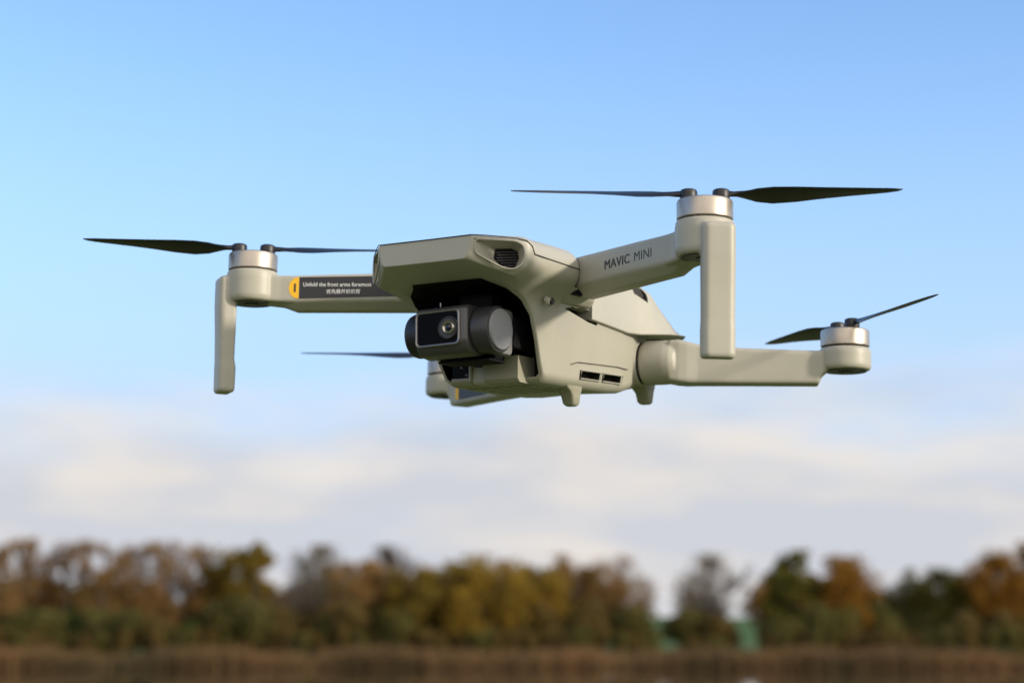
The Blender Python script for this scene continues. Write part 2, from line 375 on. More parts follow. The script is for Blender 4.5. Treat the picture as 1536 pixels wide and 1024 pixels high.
chin = link('chin_block', bm_mesh(bm), PLD, drone, smooth=0)
bm = bmesh.new(); loft(bm, [[(x, -19.7, -36.2), (x, -8, -35.8), (x, -8, -43.4), (x, -18.9, -43.4), (x, -19.7, -42.6)] for x in (-5.45, -.3)]); link('sensor_pillar', bm_mesh(bm), PL, chin, smooth=0)
bm = bmesh.new(); loft(bm, [[(x, -20.75, -34.6), (x, -8, -34.2), (x, -8, -43.4), (x, -20.75, -42.4)] for x in (-6.2, -5.5)]); link('sensor_frame', bm_mesh(bm), PL, chin, smooth=0)
bm = bmesh.new(); rbox(bm, -13.2, -6.2, -20.2, -9, -41.2, -34.6, .3)
w = link('sensor_window', bm_mesh(bm), GLS, chin, smooth=0)
bm = bmesh.new(); rbox(bm, -10.0, -8.9, -20.35, -20, -38, -35.6, .1); rbox(bm, -7.9, -7.0, -20.35, -20, -40.6, -39.6, .1)
link('sensor_detail', bm_mesh(bm), GIM, chin, smooth=0)
bm = bmesh.new(); rbox(bm, -4.6, -1.2, -19.85, -19, -37.8, -36.3, .3); link('port', bm_mesh(bm), BLK, chin, smooth=0)
bm = bmesh.new()
for k in range(5):
    for y0, y1, z0, z1 in ((-11, 1, -43.75, -43.25), (2, 14, -43.2, -42.75)):
        rg = [[(x, y0, z0), (x, y1, z1), (x, y1, z1+1.2), (x, y0, z0+1.2)] for x in (-13.0+k*5.5, -9.0+k*5.5)]
        loft(bm, rg)
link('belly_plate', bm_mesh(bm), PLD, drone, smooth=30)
def foot(x, y, zt, zb):
    bm = bmesh.new(); rg = []
    for k, (z, hy0, hy1, hx) in enumerate(((zt+2.5, -9, 3.8, 3.2), (zt, -6.4, 3.6, 3.0), (zt-.9, -4.2, 3.5, 2.8), (zt-2.2, -2.4, 3.4, 2.6), (zb+.7, -1.4, 3.2, 2.3), (zb, -.5, 2.5, 1.7))):
        rg.append([(p.x, p.y, z) for p in fillet([(x-hx, y+hy0, 0), (x+hx, y+hy0, 0), (x+hx, y+hy1, 0), (x-hx, y+hy1, 0)], 1.2, 3, True)])
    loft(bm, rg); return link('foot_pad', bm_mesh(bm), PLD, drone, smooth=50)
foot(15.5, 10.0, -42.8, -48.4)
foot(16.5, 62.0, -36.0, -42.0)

for s in (1, -1):
    bm = bmesh.new(); lathe(bm, [(4.4, -13.6), (4.4, -2.5)], (s*25.4, -6.6, 0), 'z', 28)
    link('hinge_block', bm_mesh(bm), BAY, drone, smooth=40)
    bm = bmesh.new(); rg = []
    for y, A, B_, C_ in ((-11.6, (29.6, -11.3), (27.3, -13.3), (24.4, -15.9)), (-4, (29.6, -11.3), (28.2, -13.5), (25.2, -15.7)), (4, (29.0, -11.3), (28.0, -13.7), (25.4, -15.4)), (8.2, (26.2, -11.3), (25.6, -13.8), (24.4, -15.0))):
        rg.append([(s*p.x, y, p.y) for p in fillet([(21, -11.3, 0), (*A, 0), (*B_, 0), (*C_, 0), (21, -16.6, 0)], [0.01, .4, 1.0, .8, .01], 4, True)])
    loft(bm, rg); link('hinge_shelf', bm_mesh(bm), PL, drone, smooth=50)
for s in (1, -1):
    for y0, y1 in ((8.0, 21.6), (23.4, 37.4)):
        bm = bmesh.new(); q = lambda y, z: (s*(20.72+(z+40.4)*.165-max(0, y-30)*.02), y, z+(y-9)*.055)
        tube(bm, [q(y0, -36.5), q(y1, -36.5), q(y1, -39.35), q(y0, -39.35), q(y0, -36.4)], .24, 6); link('vent_frame', bm_mesh(bm), PL, drone, smooth=40)
# --- flank screw boss
bm = bmesh.new(); lathe(bm, [(1.5, 0), (1.5, 1.6), (1.1, 2.2), (1.0, 1.0), (0.2, 1.0)], (24.6, -21.8, -17.2), 'x', 20)
for v in bm.verts: v.co.z -= (v.co.x-24.6)*.5
link('screw_boss', bm_mesh(bm), PL, drone, smooth=40)
bm = bmesh.new(); lathe(bm, [(1.15, 0), (1.15, .5), (.2, .5)], (26.2, -20.9, -17.5), 'x', 20); link('screw_hole', bm_mesh(bm), BLK, drone)

# --- gimbal camera
GC = Vector((0, -37, -28.6))
gimbal = bpy.data.objects.new('gimbal_camera', None)
bm = bmesh.new()
sec = fillet([(-46.0, -22.0, 0), (-46.0, -33.6, 0), (-44.4, -36.6, 0), (-37.5, -37.6, 0), (-30.5, -35, 0), (-29.4, -28, 0), (-31, -22.4, 0), (-37, -20.8, 0), (-44.6, -20.9, 0)], [1.0, 1.8, 2.5, 3, 3, 3, 3, 3, 1.4], 4, True)
def secring(x, k): return [(x, -37+(p.x+37)*k, -28.6+(p.y+28.6)*k) for p in sec]
loft(bm, [secring(-10.9, .93), secring(-10.6, .98), secring(-10.0, 1), secring(8.2, 1), secring(9.0, .97), secring(9.3, .92)])
gimbal = link('gimbal_camera', bm_mesh(bm), GIM, drone, smooth=50)
def grp(name, bm, m, smooth=40): return link(name, bm_mesh(bm), m, gimbal, smooth=smooth)
def rrect(x0, x1, z0, z1, r, y): return [(p.x, y, p.y) for p in fillet([(x0, z0, 0), (x1, z0, 0), (x1, z1, 0), (x0, z1, 0)], r, 5, True)]
bm = bmesh.new()
loft(bm, [rrect(-10.5, 6.9, -34.2, -22.3, 1.8, -45.6), rrect(-10.5, 6.9, -34.2, -22.3, 1.8, -46.5), rrect(-10.2, 6.6, -33.9, -22.6, 1.7, -46.75), rrect(-9.8, 6.2, -33.5, -23.0, 1.5, -46.6), rrect(-9.7, 6.1, -33.4, -23.1, 1.5, -46.1)], caps=True)
grp('bezel', bm, BEZ)
bm = bmesh.new(); loft(bm, [rrect(-9.75, 6.15, -33.45, -23.05, 1.5, -46.2), rrect(-9.75, 6.15, -33.45, -23.05, 1.5, -46.14)]); 
grp('front_glass', bm, GLS, 0)
bm = bmesh.new(); lathe(bm, [(3.9, 0), (3.9, -.45), (3.55, -.6), (3.3, -.35), (.1, -.35)], (2.6, -46.2, -28.4), 'y', 40); grp('lens_surround', bm, BLK)
bm = bmesh.new(); lathe(bm, [(3.55, 0), (3.62, -.3), (3.42, -.34), (3.45, -.1)], (2.3, -46.55, -28.5), 'y', 40); grp('lens_trim', bm, CAP)
bm = bmesh.new(); lathe(bm, [(2.4, 0), (2.15, -.9), (1.9, -1.1), (1.5, -.9), (1.2, -.5), (.05, -.5)], (2.9, -46.5, -28.4), 'y', 40); grp('lens_ring', bm, LENS)
bm = bmesh.new(); lathe(bm, [(1.3, 0), (1.15, -.35), (.8, -.6), (.4, -.72), (.03, -.75)], (2.9, -46.9, -28.4), 'y', 32); grp('lens', bm, LENSC)
bm = bmesh.new(); lathe(bm, [(7.0, 0), (7.0, -.5), (7.5, -.8), (7.5, -4.6), (7.1, -5.8), (6.2, -6.4), (.1, -6.5)], (-10.6, -37.4, -28.8), 'x', 56); grp('end_cap', bm, BLK)
bm = bmesh.new(); lathe(bm, [(6.8, 0), (6.8, .5), (7.8, .7), (7.85, 6.6), (7.6, 7.1), (7.1, 7.25), (.1, 7.2)], (9.3, -37.2, -28.6), 'x', 56); grp('end_cap', bm, CAP)
bm = bmesh.new(); lathe(bm, [(6.75, 0), (6.75, .75), (6.6, .95), (6.3, 1.0), (.05, 1.0)], (16.4, -37.2, -28.6), 'x', 56); grp('cover_disc', bm, DISC)
bm = bmesh.new(); rbox(bm, 9.8, 14.8, -36.4, -25.6, -36.0, -20.4, 1.6); grp('yoke', bm, GIML)
bm = bmesh.new(); rbox(bm, -8, 12.5, -36.6, -27, -38.4, -37.6, .3); rbox(bm, -6, 8, -29, -11, -37, -14, 2); rbox(bm, 8, 15, -26, -14, -33, -22, 1); grp('gimbal_bracket', bm, BAY)
bm = bmesh.new(); tube(bm, [(-1.5, -45.0, -21), (-1.5, -45.0, -19.6)], .25); grp('pin', bm, BEZ)
mt = Matrix.Translation(GC*MM) @ Matrix.Rotation(math.radians(-1.5), 4, 'Y') @ Matrix.Translation(-GC*MM)
gimbal.data.transform(mt)
for ch in gimbal.children:
    if ch.name.startswith(('end_cap', 'cover_disc', 'yoke', 'gimbal_bracket')): continue
    ch.data.transform(mt)

# --- arms
def arm_frame(a, b):
    a, b = Vector(a), Vector(b); d = b-a; L = d.length; d.normalize(); n = Vector((d.y, -d.x, 0)); 
    if n.y > 0: n = -n
    return a, d, n, L
FA, FD, FN, FL_ = arm_frame((28.2, -4.2, 0), (90, -35.74, 0))
bm = bmesh.new(); rg = []
def asec(s, zt, zf, zb, hw, back=None):
    pts = [(hw, zt), (hw, zf), (hw*.1, zb), (-hw, zb), (-hw, zt)]
    return [FA+FD*s+FN*p.x+Vector((0, 0, p.y)) for p in fillet([(q[0], q[1], 0) for q in pts], .9, 4, True)]
for s, zt, zf, zb, hw in ((-3.5, -.7, -10.6, -12.6, 4.4), (-3.0, -.6, -10.8, -13.4, 4.6), (1.5, -.8, -10.8, -14.2, 4.6), (40, -1.6, -11.0, -14.2, 4.6), (53, -2.0, -11.2, -14.2, 4.6), (58, -2.0, -11.4, -12.4, 4.7), (64, -1.6, -11.2, -11.6, 5.5)):
    rg.append(asec(s, zt, zf, zb, hw))
loft(bm, rg)
MC = Vector((90, -35.74, 0))
lathe(bm, [(8.6, 0.0), (9.0, -.5), (9.3, -2.5), (9.3, -9.4), (8.9, -10.8), (7.8, -11.4)], MC, 'z', 48)
# landing leg slab
al = math.radians(54); LN = Vector((math.cos(al), -math.sin(al), 0)); LD = Vector((math.sin(al), math.cos(al), 0))
of = math.radians(36); LC = MC+Vector((math.cos(of), -math.sin(of), 0))*8.6
def legsec(z, w, t, off=0, sh=0):
    pts = [(-w/2, -t/2), (w/2, -t/2), (w/2, t/2-1.4), (w/2-1.4, t/2), (-w/2+1.4, t/2), (-w/2, t/2-1.4)]
    return [LC+LD*(p.x+sh)+LN*(p.y+off)+Vector((0, 0, z)) for p in fillet([(q[0], q[1], 0) for q in pts], .8, 3, True)]
loft(bm, [legsec(-2.2, 9.2, 5.4, .2), legsec(-3.2, 10.4, 6.6, .6), legsec(-12, 10.4, 6.4, .7), legsec(-22, 10.3, 5.8, .5), legsec(-32, 10.2, 5.4, .4), legsec(-35, 10.4, 6.0, .1), legsec(-42.8, 10.3, 5.8, .1), legsec(-43.8, 9.5, 5.0, .1)])
farm_r = link('front_arm', bm_mesh(bm), PL, drone, smooth=0); remesh(farm_r, .34, 3)
vg = farm_r.vertex_groups.new(name='blend')                   # melt the motor pod, arm end and leg top into one moulding
for v in farm_r.data.vertices:
    p = v.co/MM; d = math.hypot(p.x-LC.x, p.y-LC.y)
    k = max(0, min(1, (13.5-d)/4))*max(0, min(1, (p.z+17)/5))*max(0, min(1, (-1.0-p.z)/1.5))
    if k > .01: vg.add([v.index], k, 'REPLACE')
sm_ = farm_r.modifiers.new('s', 'SMOOTH'); sm_.factor = .5; sm_.iterations = 16; sm_.vertex_group = 'blend'
apply_mods(farm_r)
for p in farm_r.data.polygons: p.use_smooth = True
farm_l = link('front_arm', farm_r.data.copy(), None, drone, smooth=0); farm_l.data.transform(Matrix.Diagonal((-1, 1, 1, 1))); farm_l.data.flip_normals()
RA, RD, RN, RL_ = arm_frame((31, 57, 0), (86.2, 85.0, 0))
MR = Vector((86.2, 85.0, -22.7))
bm = bmesh.new(); rg = []
def rsec(s, zt, zb, hw, r=1.4):
    return [RA+RD*s+RN*p.x+Vector((0, 0, p.y)) for p in fillet([(hw, zt, 0), (hw, zb, 0), (-hw, zb, 0), (-hw, zt, 0)], r, 4, True)]
for s, zt, zb, hw in ((-1.5, -20.6, -35.4, 5.6), (2, -20.3, -36.0, 6.1), (5, -20.9, -36.3, 5.9), (9, -21.9, -36.3, 5.1), (25, -23.2, -36.3, 4.6), (49, -24.0, -36.3, 4.5), (52.2, -24.0, -36.3, 4.5), (53.6, -24.0, -33.0, 4.6), (55.8, -24.0, -31.0, 5)):
    rg.append(rsec(s, zt, zb, hw))
loft(bm, rg)
lathe(bm, [(8.6, -.1), (9.0, -.6), (9.3, -2.0), (9.3, -6.8), (8.9, -7.9), (7.9, -8.3)], MR, 'z', 48)
# hinge barrel, axis a little off x
bx = bmesh.new(); lathe(bx, [(7.2, 0), (7.9, .5), (8.1, 1.5), (8.1, 9), (7.7, 11.5), (6.6, 13.2), (3.5, 14.2)], (0, 0, 0), 'x', 48)
Mb = Matrix.Translation((20.2, 55.0, -28.0)) @ Matrix.Rotation(math.radians(10), 4, 'Z')
bx.transform(Mb); tmp = bpy.data.meshes.new('tmp'); bx.to_mesh(tmp); bx.free(); bm.from_mesh(tmp)
rarm_r = link('rear_arm', bm_mesh(bm), PL, drone, smooth=0); remesh(rarm_r, .36, 9)
rarm_l = link('rear_arm', rarm_r.data.copy(), None, drone, smooth=0); rarm_l.data.transform(Matrix.Diagonal((-1, 1, 1, 1))); rarm_l.data.flip_normals()
bm = bmesh.new()
for s in (1,):
    lathe(bm, [(7.4, -4), (7.4, .4), (7.0, .6)], (0, 0, 0), 'x', 40)
bc = bmesh.new(); lathe(bc, [(6, -12), (8.0, -9), (8.3, -1.4), (7.9, -.75), (7.0, -.7)], (0, 0, 0), 'x', 48); bc.transform(Matrix.Translation((20.2, 55.0, -28.0)) @ Matrix.Rotation(math.radians(10), 4, 'Z'))
hc = bm_mesh(bc); link('hinge_collar', hc, PL, drone, smooth=40)
hc2 = hc.copy(); hc2.transform(Matrix.Diagonal((-1, 1, 1, 1))); hc2.flip_normals(); link('hinge_collar', hc2, PL, drone, smooth=40)
bm.transform(Mb); hin = bm_mesh(bm); link('hinge_pin', hin, SEAM, rarm_r, smooth=40)
h2 = hin.copy(); h2.transform(Matrix.Diagonal((-1, 1, 1, 1))); h2.flip_normals(); link('hinge_pin', h2, SEAM, rarm_l, smooth=40)

# --- motors and propellers
def motor(c, arm):
    c = Vector(c)
    bm = bmesh.new(); lathe(bm, [(8.0, -.4), (8.0, .5)], c, 'z', 48); link('motor_gap', bm_mesh(bm), SEAM, arm)
    bm = bmesh.new(); lathe(bm, [(8.3, .35), (8.72, .6), (8.75, 5.7), (8.5, 6.3), (7.9, 6.6), (3.5, 6.7), (.1, 6.7)], c, 'z', 64)
    link('motor_bell', bm_mesh(bm), MET, arm, smooth=35)
    bm = bmesh.new(); lathe(bm, [(7.6, -11.6), (6.8, -11.0), (3.0, -11.0), (2.5, -11.9), (.1, -11.9)] if c.z > -5 else [(7.6, -8.6), (6.8, -8.0), (3.0, -8.0), (2.5, -8.9), (.1, -8.9)], c, 'z', 40); link('motor_base', bm_mesh(bm), BLK, arm)
def propeller(c, arm, ang, spin, droop=0.0):
    """two folding blades on hinge barrels; ang = direction of the first blade in the drone's plane"""
    c = Vector(c)
    bm = bmesh.new()
    for k in (0, 1):
        a = ang+k*math.pi; h = c+Vector((math.cos(a), math.sin(a), 0))*5.0
        lathe(bm, [(2.6, 6.6), (2.7, 7.0), (2.7, 9.3), (2.5, 9.8), (1.9, 10.1), (1.7, 9.8), (.1, 9.8)], h, 'z', 28)
    tube(bm, [c+Vector((math.cos(ang)*5, math.sin(ang)*5, 7.2)), c+Vector((-math.cos(ang)*5, -math.sin(ang)*5, 7.2))], .7)
    link('propeller_hub', bm_mesh(bm), BLK, arm, smooth=40)
    for k in (0, 1):
        a = ang+k*math.pi; d = Vector((math.cos(a), math.sin(a), 0)); t = Vector((-math.sin(a), math.cos(a), 0))*spin   # t points to the leading edge
        bm = bmesh.new(); rg = []
        for r, lead, trail, th, pit in ((6.5, .8, .9, 1.1, 4), (9, .9, 1.0, .9, 10), (12, 1.6, 2.0, .75, 20), (16, 2.6, 3.6, .7, 24), (21, 3.2, 4.8, .62, 22), (28, 3.2, 4.9, .55, 18), (36, 2.8, 4.2, .5, 14), (44, 2.3, 3.5, .42, 11), (51, 1.7, 2.9, .36, 9), (56, 1.1, 2.3, .3, 8), (59, .4, 1.5, .24, 8), (60.3, -.3, .5, .16, 8)):
            p = math.radians(pit); ring = []
            cz = c+d*r+Vector((0, 0, 8.4+max(0, (r-10))*.03+droop*(r-6)))
            for u, w in ((1, 0), (.55, .5), (0, .62), (-.5, .4), (-1, 0), (-.5, -.25), (0, -.3), (.55, -.35)):
                x = 1.14*(lead*u if u > 0 else trail*u); zz = w*th*2
                ring.append(cz+t*(x*math.cos(p)-zz*math.sin(p))+Vector((0, 0, x*math.sin(p)+zz*math.cos(p))))
            rg.append(ring)
        loft(bm, rg); link('propeller_blade', bm_mesh(bm), PROP, arm, smooth=60)
D2 = math.radians
for c, arm, ang, spin in (((90, -35.74, 0), farm_r, D2(27), -1), ((-90, -35.74, 0), farm_l, D2(38+180), 1), ((86.2, 85, -22.7), rarm_r, D2(-37), 1), ((-86.2, 85, -22.7), rarm_l, D2(35+180), -1)):
    motor(c, arm); propeller(c, arm, ang, spin, -.035 if c[0] < 0 and c[1] > 0 else 0)

# --- writing and stickers
o0 = FA+FD*20.2+FN*4.62+Vector((0, 0, -7.9))
m1 = frame(o0, FD, (0, 0, 1))
text_mesh('lettering', 'MAVIC', 4.3, INK, m1, farm_r, xscale=1.10, heavy=.13, space=1.07)
text_mesh('lettering', 'MINI', 4.3, INK, frame(o0+FD*17.2, FD, (0, 0, 1)), farm_r, xscale=1.12, bold=0, space=1.05)
SD = Vector((-FD.x, FD.y, 0)); SN = Vector((-FN.x, FN.y, 0)); SO = Vector((-FA.x, FA.y, 0))
def st(s, z, off=0): return SO+SD*s+SN*(4.6+off)+Vector((0, 0, z))
def sticker(name, poly, m, off, parent, th=.06):
    bm = bmesh.new(); loft(bm, [[st(s, z, off-.2) for s, z in poly], [st(s, z, off+th) for s, z in poly]]); return link(name, bm_mesh(bm), m, parent, smooth=0)
zt, zb = -2.7, -10.4
stk = sticker('warning_label', [(51.3, zt), (51.3, zb), (10.5, zb+1), (10.5, zt+.6)], STK, .04, farm_l)
zc = (zt+zb)/2; hh = (zt-zb)/2
arc = [(51.5+3.6*math.sin(k*math.pi/12), zc+hh*math.cos(k*math.pi/12)) for k in range(13)]
sticker('label_tab', arc, YEL, .05, stk)
arc2 = [(10.6-2.6*math.sin(k*math.pi/12), zc+.6+(hh-.2)*math.cos(k*math.pi/12)) for k in range(13)]
sticker('label_tab', arc2, YEL, .05, stk)
text_mesh('label_number', '1', 4.4, INK, frame(st(54.1, zc-1.5, .14), -SD, (0, 0, 1)), stk, heavy=.12)
text_mesh('label_text', 'Unfold the front arms foremost', 2.05, WHT, frame(st(50.0, -6.0, .12), -SD, (0, 0, 1)), stk, xscale=.93)
text_mesh('label_text', '优先展开前机臂', 1.75, WHT, frame(st(41.6, -8.5, .12), -SD, (0, 0, 1)), stk)
bm = bmesh.new()
p = Vector((-76.0, 76.6, -34.0)); 
RDm = Vector((-RD.x, RD.y, 0)); RNm = Vector((-RN.x, RN.y, 0))
bs = Vector((-RA.x, RA.y, 0))+RNm*4.62
loft(bm, [[bs+RNm*o+RDm*s+Vector((0, 0, z)) for s, z in ((47.5, -27), (47.5, -34), (45, -34.4), (45, -26.6))] for o in (-.2, .08)]); link('label_tab', bm_mesh(bm), YEL, rarm_l, smooth=0)
bm = bmesh.new()
loft(bm, [[bs+RNm*o+RDm*s+Vector((0, 0, z)) for s, z in ((45, -26.6), (45, -34.4), (18, -34.4), (18, -26.6))] for o in (-.2, .07)]); link('warning_label', bm_mesh(bm), STK, rarm_l, smooth=0)
#BACKGROUND
# ------------------------------------------------------------------ ground, lake, far bank
def gz(x, y):
    if y < 26: return 0.0+0.04*math.sin(x*.3)*math.sin(y*.23)
    if y < 34: return -1.6*(y-26)/8
    if y < 188: return -1.6
    if y < 202: return -1.6+1.9*(y-188)/14
    base = 0.3+0.25*math.sin(x*.05)
    if y < 250: return base
    if y < 620: 
        t = (y-250)/370; t = t*t*(3-2*t)
        return base+t*(6.3+1.6*math.sin(x*.006+1.0))
    return base+6.3-min(9, (y-620)*.004)+1.6*math.sin(x*.006+1.0)
bm = bmesh.new()
xs = [-6000, -2500, -1200, -600, -350]+[-220+k*10 for k in range(45)]+[350, 600, 1200, 2500, 6000]
ys = [-6000, -2000, -600, -200, -80, -40, -20, -10, 0, 8, 16, 22, 26, 30, 34, 60, 100, 150, 180, 188, 192, 196, 199, 202, 206, 212, 220, 235, 250, 275, 300, 340, 380, 420, 460, 500, 560, 620, 700, 900, 1300, 2200, 4000, 8000]
gv = [[bm.verts.new((x, y, gz(x, y))) for x in xs] for y in ys]
for j in range(len(ys)-1):
    for i in range(len(xs)-1): bm.faces.new((gv[j][i], gv[j][i+1], gv[j+1][i+1], gv[j+1][i]))
GRD = mat('meadow_grass', (0.085, 0.120, 0.026), 0.9, nscale=0.35, color2=(0.110, 0.115, 0.036), spec=0.2)
g = link('ground', bm_mesh(bm, 1), GRD, None, smooth=60); g['kind'] = 'structure'
bm = bmesh.new()
WY = [25, 45, 70, 100, 130, 160, 180, 200.5]
wv = [[bm.verts.new((x, y, -0.3)) for x in (-2500, -800, -200, -60, 0, 60, 200, 800, 2500)] for y in WY]
for j in range(len(WY)-1):
    for i in range(8): bm.faces.new((wv[j][i], wv[j][i+1], wv[j+1][i+1], wv[j+1][i]))
WAT = bpy.data.materials.new('lake_water'); WAT.use_nodes = True
nt = WAT.node_tree; b = nt.nodes['Principled BSDF']
b.inputs['Base Color'].default_value = (0.020, 0.022, 0.014, 1); b.inputs['Roughness'].default_value = 0.03; b.inputs['IOR'].default_value = 1.33
t = N(nt, 'ShaderNodeTexCoord'); mpw = N(nt, 'ShaderNodeMapping'); mpw.inputs['Scale'].default_value = (.5, 1.6, 1); nz = N(nt, 'ShaderNodeTexNoise'); nz.inputs['Scale'].default_value = 1.5; nz.inputs['Detail'].default_value = 3
nt.links.new(t.outputs['Object'], mpw.inputs[0]); nt.links.new(mpw.outputs[0], nz.inputs['Vector'])
bp = N(nt, 'ShaderNodeBump'); bp.inputs['Strength'].default_value = 0.02; bp.inputs['Distance'].default_value = 0.05
nt.links.new(nz.outputs['Fac'], bp.inputs['Height']); nt.links.new(bp.outputs[0], b.inputs['Normal'])
bp.inputs['Strength'].default_value = 0.008
w = link('lake_water', bm_mesh(bm, 1), WAT, None, smooth=0); w['kind'] = 'structure'

bm = bmesh.new()
mxs = [-160+k*10 for k in range(33)]; mys = [250, 280, 310, 350, 390, 430, 470, 510, 550, 600]
mv = [[bm.verts.new((x*y/250, y, gz(x*y/250, y)+.12)) for x in mxs] for y in mys]
for j in range(len(mys)-1):
    for i in range(len(mxs)-1): bm.faces.new((mv[j][i], mv[j][i+1], mv[j+1][i+1], mv[j+1][i]))
fm = link('meadow', bm_mesh(bm, 1), mat('sown_meadow', (0.044, 0.100, 0.014), 0.9, nscale=0.05, color2=(0.056, 0.095, 0.018), spec=0.2), None, smooth=60); fm['kind'] = 'structure'
# ------------------------------------------------------------------ trees on the far shore
FPX = 2861.2
def px_x(u, d): return (u-768)/FPX*d
def px_z(v, d): return CAM_H+d*math.tan(PITCH-math.atan((v-512)/FPX))
def leafmat(name, c1, c2):
    m = mat(name, c1, 0.7, nscale=0.55, color2=c2, spec=0.2); nt = m.node_tree; b = nt.nodes['Principled BSDF']
    src = b.inputs['Base Color'].links[0].from_socket; tr = N(nt, 'ShaderNodeBsdfTranslucent'); ms = N(nt, 'ShaderNodeMixShader'); ms.inputs[0].default_value = .55
    nt.links.new(src, tr.inputs[0]); nt.links.new(b.outputs[0], ms.inputs[1]); nt.links.new(tr.outputs[0], ms.inputs[2]); nt.links.new(ms.outputs[0], nt.nodes['Material Output'].inputs[0])
    return m
K = {
 'brown': leafmat('brown_twigs', (0.433, 0.255, 0.083), (0.251, 0.157, 0.059)),
 'grey': leafmat('grey_twigs', (0.377, 0.315, 0.233), (0.230, 0.191, 0.143)),
 'olive': leafmat('olive_leaves', (0.334, 0.226, 0.032), (0.159, 0.122, 0.030)),
 'yellow': leafmat('yellow_green_leaves', (0.402, 0.256, 0.032), (0.193, 0.136, 0.027)),
 'purple': leafmat('purple_brown_twigs', (0.223, 0.155, 0.096), (0.128, 0.094, 0.058)),
 'dark': leafmat('dark_green_leaves', (0.186, 0.164, 0.026), (0.093, 0.094, 0.019)),
 'orange': leafmat('orange_leaves', (0.342, 0.167, 0.018), (0.171, 0.089, 0.018)),
 'bush': leafmat('bush_leaves', (0.196, 0.172, 0.045), (0.107, 0.103, 0.033)),
 'bushb': leafmat('brown_bush_leaves', (0.234, 0.157, 0.046), (0.126, 0.096, 0.032)),
 'bushg': leafmat('green_bush_leaves', (0.104, 0.182, 0.038), (0.060, 0.099, 0.027)),
}
BARK = mat('bark', (0.085, 0.066, 0.050), 0.9, noise=.3, nscale=2)
def rnd_dir(rs): 
    while True:
        v = Vector((rs.uniform(-1, 1), rs.uniform(-1, 1), rs.uniform(-1, 1)))
        if .05 < v.length < 1: return v.normalized()
def leaf(vs, fs, p, s, rs):
    n = rnd_dir(rs); u = n.orthogonal().normalized()*s; w = n.cross(u.normalized())*s*rs.uniform(.5, .9); i = len(vs)
    vs += [p-u, p-w*.8, p+u, p+w*.8]; fs.append((i, i+1, i+2, i+3))
def twig(vs, fs, a, b, r):
    d = (b-a).normalized(); u = d.orthogonal().normalized()*r; w = d.cross(u); i = len(vs)
    vs += [a+u, a-u*.5+w*.87, a-u*.5-w*.87, b]; fs += [(i, i+1, i+3), (i+1, i+2, i+3), (i+2, i, i+3)]
def pymesh(vs, fs):
    me = bpy.data.meshes.new('m'); me.from_pydata([tuple(v) for v in vs], [], fs); me.update(); return me
